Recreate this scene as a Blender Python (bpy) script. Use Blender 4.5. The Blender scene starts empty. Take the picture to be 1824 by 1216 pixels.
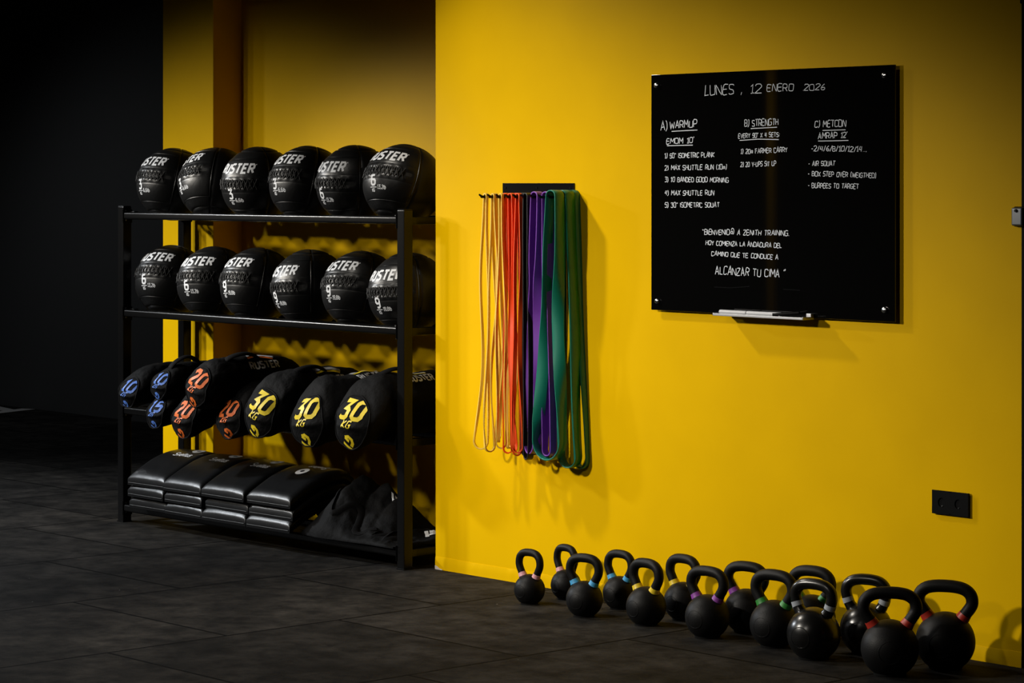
import bpy, bmesh, math, random
from mathutils import Vector, Matrix, noise

random.seed(7)
SC = bpy.context.scene
COL = SC.collection
PI = math.pi

# ------------------------------------------------------------------ camera
# world: X along the yellow wall (to the right), Y into the wall, Z up; origin at the wall's left corner on the floor
FPX, PX0, PY0 = 4666.0, 912.0, 325.0
YAW = math.radians(47.92)
RV = Vector((math.cos(YAW), math.sin(YAW), 0))
FV = Vector((-math.sin(YAW), math.cos(YAW), 0))
HC = 1.63
CAM = -(-0.3222 * RV + 11.055 * FV) + Vector((0, 0, HC))
cd = bpy.data.cameras.new('camera')
cd.sensor_width = 36.0
cd.lens = FPX / 1824.0 * 36.0
cd.shift_y = (PY0 - 608.0) / 1824.0
cd.clip_end = 200
cam = bpy.data.objects.new('camera', cd)
cam.location = CAM
cam.rotation_euler = (PI / 2, 0, YAW)
COL.objects.link(cam)
SC.camera = cam

# ------------------------------------------------------------------ world, lamps, exposure
w = bpy.data.worlds.new('world'); SC.world = w; w.use_nodes = True
w.node_tree.nodes['Background'].inputs[0].default_value = (0.75, 0.85, 1.0, 1)
w.node_tree.nodes['Background'].inputs[1].default_value = 0.004
SC.view_settings.view_transform = 'Standard'
SC.view_settings.look = 'None'
SC.view_settings.gamma = 1.0
SC.view_settings.use_curve_mapping = False
SC.view_settings.exposure = 0.0

def spot(name, loc, target, watts, angle, blend=1.0, radius=0.05, color=(1, 0.93, 0.82)):
    l = bpy.data.lights.new(name, 'SPOT')
    l.energy = watts; l.spot_size = math.radians(angle); l.spot_blend = blend
    l.shadow_soft_size = radius; l.color = color
    o = bpy.data.objects.new(name, l); COL.objects.link(o)
    o.location = loc
    o.rotation_euler = (Vector(target) - Vector(loc)).to_track_quat('-Z', 'Y').to_euler()
    return o

spot('ceiling_or_fill_spot', (-0.40, -1.297, 3.086), (1.053, 0.0, 0.764), 205, 77.9, 1.0, 0.09)
spot('ceiling_or_fill_spot', (-0.49, -4.5, 2.631), (1.652, 0.0, 0.0), 790, 54.0, 1.0, 0.14)
spot('ceiling_or_fill_spot', (2.6, -5.6, 3.1), (1.6, 0.0, 0.5), 120, 52, 1.0, 0.2)  # added fill from the camera side, lifts the shadows on the wall
spot('ceiling_or_fill_spot', (-4.4, -2.736, 2.64), (-0.56, 0.341, 1.03), 480, 28.5, 1.0, 0.16)
spot('ceiling_or_fill_spot', (-3.4, -3.1, 2.64), (-0.58, 0.341, 1.03), 350, 30, 1.0, 0.16)
spot('ceiling_or_fill_spot', (-5.1, -5.0, 3.2), (-1.857, 0.342, 0.50), 420, 33.5, 1.0, 0.16)
spot('ceiling_or_fill_spot', (-3.8, -5.4, 3.2), (-1.857, 0.342, 0.52), 340, 35.6, 1.0, 0.16)
spot('ceiling_or_fill_spot', (-2.6, -5.4, 3.2), (-1.70, 0.342, 0.55), 300, 35.6, 1.0, 0.16)
spot('ceiling_or_fill_spot', (-5.2, -2.6, 3.15), (-3.2, -1.9, 0.0), 1250, 100, 1.0, 0.16, (0.90, 0.95, 1.0))  # added cool fill that brightens the floor at left
spot('ceiling_or_fill_spot', (-7.5, 0.6, 3.15), (-6.6, 1.2, 0.0), 50, 140, 1.0, 0.16, (0.90, 0.95, 1.0))  # added weak fill for the dark wall and floor at far left
spot('ceiling_or_fill_spot', (-3.0, -4.7, 3.1), (-3.65, -6.2, 1.45), 60, 60, 1.0, 0.10)  # added only to light the yellow post mirrored in the board

# ------------------------------------------------------------------ pixel <-> place helpers (used only to read sizes)
def ray(px, py):
    return FV + RV * ((px - PX0) / FPX) + Vector((0, 0, 1)) * ((PY0 - py) / FPX)
def on_y(px, py, y):
    d = ray(px, py); return CAM + d * ((y - CAM.y) / d.y)
def on_z(px, py, z=0.0):
    d = ray(px, py); return CAM + d * ((z - CAM.z) / d.z)
def at_depth(px, py, Z):
    return CAM + ray(px, py) * Z

# ------------------------------------------------------------------ materials
def new_mat(name, color, rough=0.5, spec=0.5, metal=0.0, coat=0.0):
    m = bpy.data.materials.new(name); m.use_nodes = True
    b = m.node_tree.nodes['Principled BSDF']
    b.inputs['Base Color'].default_value = (*color, 1)
    b.inputs['Roughness'].default_value = rough
    b.inputs['Specular IOR Level'].default_value = spec
    b.inputs['Metallic'].default_value = metal
    b.inputs['Coat Weight'].default_value = coat
    return m
def add_bump(m, scale, strength, detail=4, dist=0.002, coord='Object'):
    nt = m.node_tree; b = nt.nodes['Principled BSDF']
    tc = nt.nodes.new('ShaderNodeTexCoord')
    n = nt.nodes.new('ShaderNodeTexNoise'); n.inputs['Scale'].default_value = scale; n.inputs['Detail'].default_value = detail
    bp = nt.nodes.new('ShaderNodeBump'); bp.inputs['Strength'].default_value = strength; bp.inputs['Distance'].default_value = dist
    nt.links.new(tc.outputs[coord], n.inputs['Vector'])
    nt.links.new(n.outputs['Fac'], bp.inputs['Height'])
    nt.links.new(bp.outputs['Normal'], b.inputs['Normal'])
    return n
def vary(m, scale, c0, c1, lo=0.35, hi=0.65, detail=6, coord='Object'):
    nt = m.node_tree; b = nt.nodes['Principled BSDF']
    tc = nt.nodes.new('ShaderNodeTexCoord')
    n = nt.nodes.new('ShaderNodeTexNoise'); n.inputs['Scale'].default_value = scale; n.inputs['Detail'].default_value = detail
    r = nt.nodes.new('ShaderNodeValToRGB')
    r.color_ramp.elements[0].position = lo; r.color_ramp.elements[0].color = (*c0, 1)
    r.color_ramp.elements[1].position = hi; r.color_ramp.elements[1].color = (*c1, 1)
    nt.links.new(tc.outputs[coord], n.inputs['Vector'])
    nt.links.new(n.outputs['Fac'], r.inputs['Fac'])
    nt.links.new(r.outputs['Color'], b.inputs['Base Color'])

M = {}
M['yellow'] = new_mat('yellow wall paint', (0.72, 0.43, 0.0), 0.42, 0.05)
vary(M['yellow'], 3.0, (0.70, 0.417, 0.0), (0.74, 0.443, 0.0))
add_bump(M['yellow'], 90.0, 0.12, 5, 0.0015)
M['dark_wall'] = new_mat('black wall paint', (0.060, 0.060, 0.060), 0.75, 0.3)
add_bump(M['dark_wall'], 60.0, 0.1)
M['ceiling'] = new_mat('black ceiling paint', (0.012, 0.012, 0.012), 0.9, 0.2)
M['rack'] = new_mat('black powder coated steel', (0.003, 0.003, 0.0031), 0.24, 0.22)
add_bump(M['rack'], 400.0, 0.05)
M['leather'] = new_mat('black synthetic leather', (0.004, 0.0042, 0.0045), 0.42, 0.28)
add_bump(M['leather'], 55.0, 0.22, 5, 0.003)
M['panel'] = new_mat('smooth black synthetic leather', (0.004, 0.0042, 0.0045), 0.38, 0.36)
add_bump(M['panel'], 26.0, 0.3, 4, 0.004)
M['cord'] = new_mat('black lacing cord', (0.006, 0.006, 0.006), 0.6, 0.35)
M['print_white'] = new_mat('white print', (0.62, 0.64, 0.67), 0.6, 0.3)
M['canvas'] = new_mat('black canvas', (0.0035, 0.0036, 0.004), 0.75, 0.08)
add_bump(M['canvas'], 26.0, 0.55, 6, 0.012)
M['webbing'] = new_mat('black webbing', (0.003, 0.003, 0.0035), 0.75, 0.08)
add_bump(M['webbing'], 300.0, 0.3)
M['vinyl'] = new_mat('black vinyl', (0.0035, 0.0037, 0.0042), 0.36, 0.24)
add_bump(M['vinyl'], 18.0, 0.2, 3, 0.006)
M['print_blue'] = new_mat('blue print', (0.07, 0.17, 0.55), 0.55, 0.4)
M['print_orange'] = new_mat('orange print', (0.62, 0.12, 0.012), 0.55, 0.4)
M['print_yellow'] = new_mat('yellow print', (0.72, 0.55, 0.015), 0.5, 0.4)
M['print_grey'] = new_mat('grey print', (0.30, 0.31, 0.33), 0.55, 0.4)
M['iron'] = new_mat('matt black powder coated iron', (0.0045, 0.0045, 0.0047), 0.5, 0.17)
add_bump(M['iron'], 260.0, 0.35, 3, 0.0012)
M['iron_gloss'] = new_mat('satin black enamelled iron', (0.004, 0.004, 0.004), 0.27, 0.5)
add_bump(M['iron_gloss'], 35.0, 0.10, 3, 0.002)
M['glass_black'] = new_mat('black backed glass', (0.0022, 0.0022, 0.0022), 0.03, 0.5)
M['chrome'] = new_mat('polished steel', (0.75, 0.75, 0.76), 0.18, 0.5, 1.0)
M['latch'] = new_mat('grey latch metal', (0.16, 0.17, 0.18), 0.4, 0.5, 0.6)
M['alu'] = new_mat('brushed aluminium', (0.45, 0.46, 0.48), 0.4, 0.5, 1.0)
M['ink'] = new_mat('white chalk ink', (0.62, 0.66, 0.72), 0.7, 0.3)
M['smear'] = new_mat('wiped chalk ink smear', (0.004, 0.0042, 0.0046), 0.7, 0.03)
M['white_plastic'] = new_mat('white plastic', (0.48, 0.49, 0.52), 0.4, 0.5)
M['black_plastic'] = new_mat('black plastic', (0.002, 0.002, 0.0022), 0.42, 0.10)
M['door'] = new_mat('black door lacquer', (0.002, 0.0018, 0.0015), 0.5, 0.05)
M['white_line'] = new_mat('white floor paint', (0.42, 0.41, 0.40), 0.7, 0.3)
add_bump(M['white_line'], 40.0, 0.2)
M['plaster'] = new_mat('bare plaster', (0.55, 0.50, 0.45), 0.9, 0.2)
for k, c, r in (('b_yellow', (0.78, 0.52, 0.07), 0.42), ('b_red', (0.85, 0.075, 0.006), 0.38), ('b_black', (0.006, 0.006, 0.006), 0.42),
                ('b_purple', (0.17, 0.04, 0.36), 0.40), ('b_green', (0.004, 0.16, 0.105), 0.36)):
    M[k] = new_mat('latex ' + k[2:], c, r, 0.5)
    add_bump(M[k], 60.0, 0.08)
for k, c in (('pink', (0.66, 0.33, 0.37)), ('blue', (0.06, 0.33, 0.62)), ('yellow', (0.72, 0.52, 0.02)), ('purple', (0.22, 0.045, 0.30)),
             ('green', (0.03, 0.22, 0.035)), ('silver', (0.33, 0.36, 0.40)), ('red', (0.42, 0.025, 0.012))):
    M['r_' + k] = new_mat(k + ' ring enamel', c, 0.42, 0.5)

def floor_mat():
    m = new_mat('black rubber floor mats', (0.03, 0.03, 0.03), 0.75, 0.05)
    nt = m.node_tree; b = nt.nodes['Principled BSDF']; L = nt.links.new
    tc = nt.nodes.new('ShaderNodeTexCoord')
    sep = nt.nodes.new('ShaderNodeSeparateXYZ'); L(tc.outputs['Object'], sep.inputs[0])
    comb = nt.nodes.new('ShaderNodeCombineXYZ')
    ay = nt.nodes.new('ShaderNodeMath'); ay.operation = 'ADD'; ay.inputs[1].default_value = FLOOR_OY
    ax = nt.nodes.new('ShaderNodeMath'); ax.operation = 'ADD'; ax.inputs[1].default_value = FLOOR_OX
    L(sep.outputs['Y'], ay.inputs[0]); L(sep.outputs['X'], ax.inputs[0])
    L(ay.outputs[0], comb.inputs['X']); L(ax.outputs[0], comb.inputs['Y'])
    br = nt.nodes.new('ShaderNodeTexBrick')
    br.offset = 0.5; br.offset_frequency = 2; br.squash = 1.0
    br.inputs['Scale'].default_value = 1.0
    br.inputs['Brick Width'].default_value = TILE; br.inputs['Row Height'].default_value = TILE
    br.inputs['Mortar Size'].default_value = 0.0075; br.inputs['Mortar Smooth'].default_value = 0.25
    br.inputs['Bias'].default_value = 0.0
    br.inputs['Color1'].default_value = (0.75, 0.75, 0.75, 1); br.inputs['Color2'].default_value = (1.25, 1.23, 1.2, 1)
    br.inputs['Mortar'].default_value = (0.01, 0.01, 0.01, 1)
    L(comb.outputs[0], br.inputs['Vector'])
    n1 = nt.nodes.new('ShaderNodeTexNoise'); n1.inputs['Scale'].default_value = 2.6; n1.inputs['Detail'].default_value = 8; n1.inputs['Roughness'].default_value = 0.62
    L(tc.outputs['Object'], n1.inputs['Vector'])
    r1 = nt.nodes.new('ShaderNodeValToRGB')
    r1.color_ramp.elements[0].position = 0.36; r1.color_ramp.elements[0].color = (0.0072, 0.0072, 0.0072, 1)
    r1.color_ramp.elements[1].position = 0.68; r1.color_ramp.elements[1].color = (0.0215, 0.0205, 0.0195, 1)
    L(n1.outputs['Fac'], r1.inputs['Fac'])
    # finer scuffs and dust on the mats
    mp = nt.nodes.new('ShaderNodeMapping'); mp.inputs['Scale'].default_value = (9.0, 9.0, 9.0)
    L(tc.outputs['Object'], mp.inputs['Vector'])
    n3 = nt.nodes.new('ShaderNodeTexNoise'); n3.inputs['Scale'].default_value = 1.0; n3.inputs['Detail'].default_value = 9; n3.inputs['Roughness'].default_value = 0.7
    L(mp.outputs['Vector'], n3.inputs['Vector'])
    r3 = nt.nodes.new('ShaderNodeValToRGB')
    r3.color_ramp.elements[0].position = 0.38; r3.color_ramp.elements[0].color = (0.55, 0.55, 0.55, 1)
    r3.color_ramp.elements[1].position = 0.66; r3.color_ramp.elements[1].color = (1.75, 1.70, 1.62, 1)
    L(n3.outputs['Fac'], r3.inputs['Fac'])
    m0 = nt.nodes.new('ShaderNodeMix'); m0.data_type = 'RGBA'; m0.blend_type = 'MULTIPLY'; m0.inputs['Factor'].default_value = 1.0
    L(r1.outputs['Color'], m0.inputs['A']); L(r3.outputs['Color'], m0.inputs['B'])
    mx = nt.nodes.new('ShaderNodeMix'); mx.data_type = 'RGBA'; mx.blend_type = 'MULTIPLY'; mx.inputs['Factor'].default_value = 1.0
    L(m0.outputs['Result'], mx.inputs['A']); L(br.outputs['Color'], mx.inputs['B'])
    # stray pale specks of chalk
    v = nt.nodes.new('ShaderNodeTexVoronoi'); v.inputs['Scale'].default_value = 5.0
    L(tc.outputs['Object'], v.inputs['Vector'])
    lt = nt.nodes.new('ShaderNodeMath'); lt.operation = 'LESS_THAN'; lt.inputs[1].default_value = 0.012
    L(v.outputs['Distance'], lt.inputs[0])
    mx2 = nt.nodes.new('ShaderNodeMix'); mx2.data_type = 'RGBA'
    L(lt.outputs[0], mx2.inputs['Factor']); L(mx.outputs['Result'], mx2.inputs['A']); mx2.inputs['B'].default_value = (0.3, 0.29, 0.28, 1)
    L(mx2.outputs['Result'], b.inputs['Base Color'])
    n2 = nt.nodes.new('ShaderNodeTexNoise'); n2.inputs['Scale'].default_value = 180; n2.inputs['Detail'].default_value = 3
    L(tc.outputs['Object'], n2.inputs['Vector'])
    h = nt.nodes.new('ShaderNodeMath'); h.operation = 'MULTIPLY'; h.inputs[1].default_value = -3.0
    L(br.outputs['Fac'], h.inputs[0])
    h2 = nt.nodes.new('ShaderNodeMath'); h2.operation = 'ADD'
    L(h.outputs[0], h2.inputs[0]); L(n2.outputs['Fac'], h2.inputs[1])
    bp = nt.nodes.new('ShaderNodeBump'); bp.inputs['Strength'].default_value = 0.35; bp.inputs['Distance'].default_value = 0.003
    L(h2.outputs[0], bp.inputs['Height']); L(bp.outputs['Normal'], b.inputs['Normal'])
    return m
TILE = 1.017
FLOOR_OX = -0.738 + 40 * TILE      # a strip edge at X = 0.738
FLOOR_OY = 1.614 + 40 * TILE
M['floor'] = floor_mat()

# ------------------------------------------------------------------ object helpers
def build(name, bm, mat, parent=None, smooth=True, angle=40):
    me = bpy.data.meshes.new(name)
    bmesh.ops.recalc_face_normals(bm, faces=bm.faces[:])
    bm.to_mesh(me); bm.free()
    if smooth:
        me.polygons.foreach_set('use_smooth', [True] * len(me.polygons))
        me.set_sharp_from_angle(angle=math.radians(angle))
    me.materials.append(mat)
    o = bpy.data.objects.new(name, me); COL.objects.link(o)
    if smooth and len(me.polygons) < 700:
        wn = o.modifiers.new('weighted', 'WEIGHTED_NORMAL'); wn.keep_sharp = True
    if parent: o.parent = parent
    return o
def tag(o, label, cat, group=None, kind=None):
    o['label'] = label; o['category'] = cat
    if group: o['group'] = group
    if kind: o['kind'] = kind
    return o
def thing(name, label, cat, loc=(0, 0, 0), rot=(0, 0, 0), group=None):
    o = bpy.data.objects.new(name, None); COL.objects.link(o)
    o.empty_display_size = 0.05
    o.location = loc; o.rotation_euler = rot
    return tag(o, label, cat, group)
def struct(name, bm, mat, smooth=False):
    o = build(name, bm, mat, None, smooth); o['kind'] = 'structure'; return o
def copy_mesh_obj(src, parent, name=None):
    c = src.copy(); COL.objects.link(c); c.parent = parent; return c
def box(bm, lo, hi, bevel=0.0, seg=2):
    r = bmesh.ops.create_cube(bm, size=1.0)
    lo = Vector(lo); hi = Vector(hi)
    for v in r['verts']:
        v.co = Vector(((v.co.x + .5) * (hi.x - lo.x) + lo.x, (v.co.y + .5) * (hi.y - lo.y) + lo.y, (v.co.z + .5) * (hi.z - lo.z) + lo.z))
    if bevel > 0:
        es = list({e for v in r['verts'] for e in v.link_edges})
        bmesh.ops.bevel(bm, geom=es, offset=bevel, segments=seg, affect='EDGES', profile=0.5)
def loft(bm, rings, closed_u=True, cap0=False, cap1=False, closed_v=False):
    vr = [[bm.verts.new(p) for p in r] for r in rings]
    n = len(vr[0]); m = len(vr)
    for i in range(m if closed_v else m - 1):
        a = vr[i]; b = vr[(i + 1) % m]
        for j in range(n if closed_u else n - 1):
            k = (j + 1) % n
            bm.faces.new((a[j], a[k], b[k], b[j]))
    if cap0: bm.faces.new(vr[0][::-1])
    if cap1: bm.faces.new(vr[-1])
    return vr
def sweep(bm, pts, rx, ry=None, up=(0, 0, 1), seg=10, closed=False, caps=True, square=False):
    """tube of half-widths rx (along side) and ry (along normal) following pts"""
    pts = [Vector(p) for p in pts]; n = len(pts)
    T = []
    for i in range(n):
        a = pts[(i - 1) % n] if (closed or i > 0) else pts[0]
        b = pts[(i + 1) % n] if (closed or i < n - 1) else pts[-1]
        T.append((b - a).normalized())
    u = Vector(up); u = (u - T[0] * u.dot(T[0]))
    if u.length < 1e-4: u = T[0].orthogonal()
    u.normalize()
    rings = []
    for i in range(n):
        u = (u - T[i] * u.dot(T[i])).normalized()
        s = T[i].cross(u)
        a = rx[i] if isinstance(rx, (list, tuple)) else rx
        b = a if ry is None else (ry[i] if isinstance(ry, (list, tuple)) else ry)
        if square:
            rings.append([pts[i] + s * a * x + u * b * y for x, y in ((-1, -1), (1, -1), (1, 1), (-1, 1))])
        else:
            rings.append([pts[i] + s * a * math.cos(2 * PI * k / seg) + u * b * math.sin(2 * PI * k / seg) for k in range(seg)])
    loft(bm, rings, True, caps and not closed, caps and not closed, closed)
def lathe(bm, prof, seg=48, axis='Z', origin=(0, 0, 0)):
    """prof: list of (radius, height)"""
    o = Vector(origin); rings = []
    for r, h in prof:
        r = max(r, 1e-5); ring = []
        for k in range(seg):
            c, s = r * math.cos(2 * PI * k / seg), r * math.sin(2 * PI * k / seg)
            ring.append(o + (Vector((c, s, h)) if axis == 'Z' else Vector((c, h, s)) if axis == 'Y' else Vector((h, c, s))))
        rings.append(ring)
    loft(bm, rings, True, True, True)
def smooth_path(pts, sub=8, closed=False):
    P = [Vector(p) for p in pts]; n = len(P); out = []
    for i in range(n if closed else n - 1):
        g = lambda k: P[k % n] if closed else P[max(0, min(n - 1, k))]
        p0, p1, p2, p3 = g(i - 1), g(i), g(i + 1), g(i + 2)
        for k in range(sub):
            t = k / sub
            out.append(0.5 * ((2 * p1) + (p2 - p0) * t + (2 * p0 - 5 * p1 + 4 * p2 - p3) * t * t + (3 * p1 - p0 - 3 * p2 + p3) * t ** 3))
    if not closed: out.append(P[-1])
    return out

# ------------------------------------------------------------------ stroke lettering
G = {
 'A': (.62, [[(0, 0), (.28, 1), (.34, 1), (.62, 0)], [(.12, .36), (.5, .36)]]),
 'B': (.58, [[(0, 0), (0, 1), (.42, 1), (.54, .88), (.54, .64), (.42, .54), (0, .54)], [(.42, .54), (.58, .42), (.58, .12), (.45, 0), (0, 0)]]),
 'C': (.56, [[(.56, .86), (.44, 1), (.14, 1), (0, .86), (0, .14), (.14, 0), (.44, 0), (.56, .14)]]),
 'D': (.58, [[(0, 0), (0, 1), (.38, 1), (.58, .8), (.58, .2), (.38, 0), (0, 0)]]),
 'E': (.52, [[(.52, 1), (0, 1), (0, 0), (.52, 0)], [(0, .52), (.44, .52)]]),
 'F': (.5, [[(.5, 1), (0, 1), (0, 0)], [(0, .52), (.42, .52)]]),
 'G': (.58, [[(.56, .88), (.44, 1), (.14, 1), (0, .86), (0, .14), (.14, 0), (.44, 0), (.58, .14), (.58, .46), (.32, .46)]]),
 'H': (.56, [[(0, 0), (0, 1)], [(.56, 0), (.56, 1)], [(0, .5), (.56, .5)]]),
 'I': (.06, [[(.03, 0), (.03, 1)]]),
 'J': (.46, [[(.46, 1), (.46, .16), (.32, 0), (.1, 0), (0, .16)]]),
 'K': (.56, [[(0, 0), (0, 1)], [(.54, 1), (.04, .48), (.56, 0)]]),
 'L': (.48, [[(0, 1), (0, 0), (.48, 0)]]),
 'M': (.7, [[(0, 0), (.04, 1), (.35, .42), (.66, 1), (.7, 0)]]),
 'N': (.58, [[(0, 0), (0, 1), (.58, 0), (.58, 1)]]),
 'O': (.6, [[(.14, 0), (0, .14), (0, .86), (.14, 1), (.46, 1), (.6, .86), (.6, .14), (.46, 0), (.14, 0)]]),
 'P': (.54, [[(0, 0), (0, 1), (.42, 1), (.54, .86), (.54, .58), (.42, .46), (0, .46)]]),
 'Q': (.6, [[(.14, 0), (0, .14), (0, .86), (.14, 1), (.46, 1), (.6, .86), (.6, .14), (.46, 0), (.14, 0)], [(.36, .26), (.64, -.08)]]),
 'R': (.56, [[(0, 0), (0, 1), (.42, 1), (.54, .86), (.54, .6), (.42, .48), (0, .48)], [(.28, .48), (.56, 0)]]),
 'S': (.54, [[(.54, .9), (.44, 1), (.12, 1), (0, .88), (0, .64), (.1, .54), (.44, .46), (.54, .36), (.54, .12), (.42, 0), (.1, 0), (0, .1)]]),
 'T': (.58, [[(0, 1), (.58, 1)], [(.29, 1), (.29, 0)]]),
 'U': (.56, [[(0, 1), (0, .14), (.14, 0), (.42, 0), (.56, .14), (.56, 1)]]),
 'V': (.58, [[(0, 1), (.29, 0), (.58, 1)]]),
 'W': (.78, [[(0, 1), (.18, 0), (.39, .7), (.6, 0), (.78, 1)]]),
 'X': (.56, [[(0, 0), (.56, 1)], [(0, 1), (.56, 0)]]),
 'Y': (.56, [[(0, 1), (.28, .5), (.56, 1)], [(.28, .5), (.28, 0)]]),
 'Z': (.54, [[(0, 1), (.54, 1), (0, 0), (.54, 0)]]),
 '0': (.54, [[(.12, 0), (0, .14), (0, .86), (.12, 1), (.42, 1), (.54, .86), (.54, .14), (.42, 0), (.12, 0)]]),
 '1': (.3, [[(0, .78), (.22, 1), (.22, 0)], [(.04, 0), (.36, 0)]]),
 '2': (.52, [[(0, .84), (.12, 1), (.4, 1), (.52, .86), (.52, .66), (0, .06), (0, 0), (.54, 0)]]),
 '3': (.52, [[(0, 1), (.52, 1), (.24, .58), (.4, .58), (.52, .46), (.52, .14), (.4, 0), (.1, 0), (0, .1)]]),
 '4': (.54, [[(.12, 1), (0, .4), (.54, .4)], [(.44, 1), (.38, 0)]]),
 '5': (.52, [[(.5, 1), (.02, 1), (0, .56), (.4, .56), (.52, .44), (.52, .14), (.4, 0), (.1, 0), (0, .1)]]),
 '6': (.52, [[(.46, 1), (.14, 1), (0, .84), (0, .14), (.12, 0), (.4, 0), (.52, .14), (.52, .44), (.4, .56), (0, .56)]]),
 '7': (.5, [[(0, 1), (.5, 1), (.16, 0)]]),
 '8': (.52, [[(.1, .54), (.02, .66), (.02, .88), (.12, 1), (.4, 1), (.5, .88), (.5, .66), (.42, .54), (.1, .54), (0, .42), (0, .12), (.12, 0), (.4, 0), (.52, .12), (.52, .42), (.42, .54)]]),
 '9': (.52, [[(.06, 0), (.38, 0), (.52, .16), (.52, .86), (.4, 1), (.12, 1), (0, .86), (0, .56), (.12, .44), (.52, .44)]]),
 ')': (.2, [[(0, 1.1), (.16, .85), (.18, .2), (0, -.12)]]),
 '(': (.2, [[(.2, 1.1), (.02, .85), (0, .2), (.2, -.12)]]),
 '.': (.08, [[(.02, 0), (.06, .06)]]),
 ',': (.1, [[(.08, .12), (.0, -.16)]]),
 ':': (.08, [[(.02, .14), (.05, .2)], [(.02, .6), (.05, .66)]]),
 '-': (.3, [[(0, .42), (.3, .42)]]),
 '/': (.3, [[(0, -.1), (.3, 1.1)]]),
 "'": (.1, [[(.02, .9), (.08, 1.12)]]),
 '"': (.22, [[(.0, .86), (.04, 1.1)], [(.16, .86), (.2, 1.1)]]),
 '@': (.8, [[(.5, .2), (.2, .2), (.15, .5), (.3, .7), (.5, .62), (.5, .2), (.66, .1), (.82, .4), (.74, 1.15), (.4, 1.3), (.24, .95)]]),
 's': (.4, [[(.4, .6), (.1, .68), (.02, .52), (.36, .28), (.36, .08), (.2, 0), (0, .06)]]),
 'v': (.42, [[(0, .66), (.2, 0), (.42, .66)]]),
 'e': (.42, [[(.02, .34), (.42, .36), (.36, .62), (.14, .66), (0, .4), (.06, .08), (.24, 0), (.42, .1)]]),
 'l': (.08, [[(.04, 1), (.04, 0)]]),
 't': (.32, [[(.14, .95), (.14, .1), (.3, 0)], [(0, .66), (.32, .66)]]),
 'u': (.42, [[(0, .66), (.02, .12), (.18, 0), (.4, .12), (.42, .66)], [(.42, .2), (.42, 0)]]),
 'b': (.42, [[(0, 1), (0, 0), (.32, 0), (.42, .16), (.42, .5), (.3, .64), (0, .62)]]),
 'm': (.5, [[(0, 0), (0, .6)], [(0, .5), (.16, .6), (.25, .5), (.25, 0)], [(.25, .5), (.4, .6), (.5, .5), (.5, 0)]]),
 'i': (.06, [[(.03, .66), (.03, 0)], [(.0, .9), (.05, .95)]]),
}
def text_strokes(s, gap=0.2, space=0.42, shear=0.0, jitter=0.0, rng=None, curvy=False):
    """strokes of a line of text at cap height 1; returns (strokes, width)"""
    x = 0.0; out = []
    for ch in s:
        if ch == ' ':
            x += space; continue
        wd, st = G[ch]
        dx = dy = 0; sc = 1.0; tw = 0.0
        if rng:
            dy = rng.uniform(-jitter, jitter); sc = 1 + rng.uniform(-jitter, jitter) * 1.4; tw = rng.uniform(-jitter, jitter) * 1.6
        for line in st:
            P = []
            for (a, b) in line:
                if rng:
                    a += rng.uniform(-jitter, jitter) * .7; b += rng.uniform(-jitter, jitter) * .7
                b = b * sc + dy
                P.append((x + a + (shear + tw) * b, b))
            if curvy and len(P) > 3:
                P = [(p.x, p.y) for p in smooth_path([(a, b, 0) for a, b in P], 3)]
            out.append(P)
        x += wd + gap
    return out, max(x - gap, 0.01)
def resample(P, step):
    out = [Vector((P[0][0], P[0][1]))]
    for a, b in zip(P[:-1], P[1:]):
        a = Vector((a[0], a[1])); b = Vector((b[0], b[1])); n = max(1, int((b - a).length / step))
        for k in range(1, n + 1): out.append(a + (b - a) * (k / n))
    return out
def ribbon(bm, P, width, fn, step=0.2):
    """flat stroke of the given width along 2-D polyline P, mapped to 3-D by fn(u, v)"""
    P = [Vector((p[0], p[1])) for p in P]
    Q = [P[0]]
    for p in P[1:]:
        if (p - Q[-1]).length > 1e-5: Q.append(p)
    if len(Q) < 2: return
    closed = (Q[0] - Q[-1]).length < 1e-4 and len(Q) > 3
    n = len(Q); offs = []
    for i in range(n):
        d0 = (Q[i] - Q[i - 1]) if i > 0 else ((Q[0] - Q[-2]) if closed else None)
        d1 = (Q[i + 1] - Q[i]) if i < n - 1 else ((Q[1] - Q[0]) if closed else None)
        if d0 is None: d0 = d1
        if d1 is None: d1 = d0
        d0 = d0.normalized(); d1 = d1.normalized()
        n0 = Vector((-d0.y, d0.x)); n1 = Vector((-d1.y, d1.x)); mm = n0 + n1
        if mm.length < 1e-3: mm = n0.copy()
        mm.normalize(); k = 1.0 / max(0.55, mm.dot(n1))
        offs.append(mm * k * width / 2)
    prev = None
    for i in range(n - 1):
        L = (Q[i + 1] - Q[i]).length; m = max(1, int(L / step))
        for k in range(0 if i == 0 else 1, m + 1):
            t = k / m
            c = Q[i].lerp(Q[i + 1], t); o = offs[i].lerp(offs[i + 1], t)
            cur = (bm.verts.new(fn(c.x - o.x, c.y - o.y)), bm.verts.new(fn(c.x + o.x, c.y + o.y)))
            if prev: bm.faces.new((prev[0], cur[0], cur[1], prev[1]))
            prev = cur
def lettering(bm, s, fn, height, width, x0=0.0, y0=0.0, total=None, align='l', gap=0.2, shear=0.0, step=0.25, space=0.42, jitter=0, rng=None, curvy=False):
    """write s with cap height `height`, stroke `width` (in cap heights) from (x0, y0) in the plane mapped by fn"""
    st, W = text_strokes(s, gap, space, shear, jitter, rng, curvy)
    sx = height if total is None else total / W
    if align == 'c': x0 = x0 - sx * W / 2
    for P in st:
        PP = [(x0 + a * sx, y0 + b * height) for a, b in P]
        ribbon(bm, PP, width * height, fn, step * height)
    return sx * W
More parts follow.
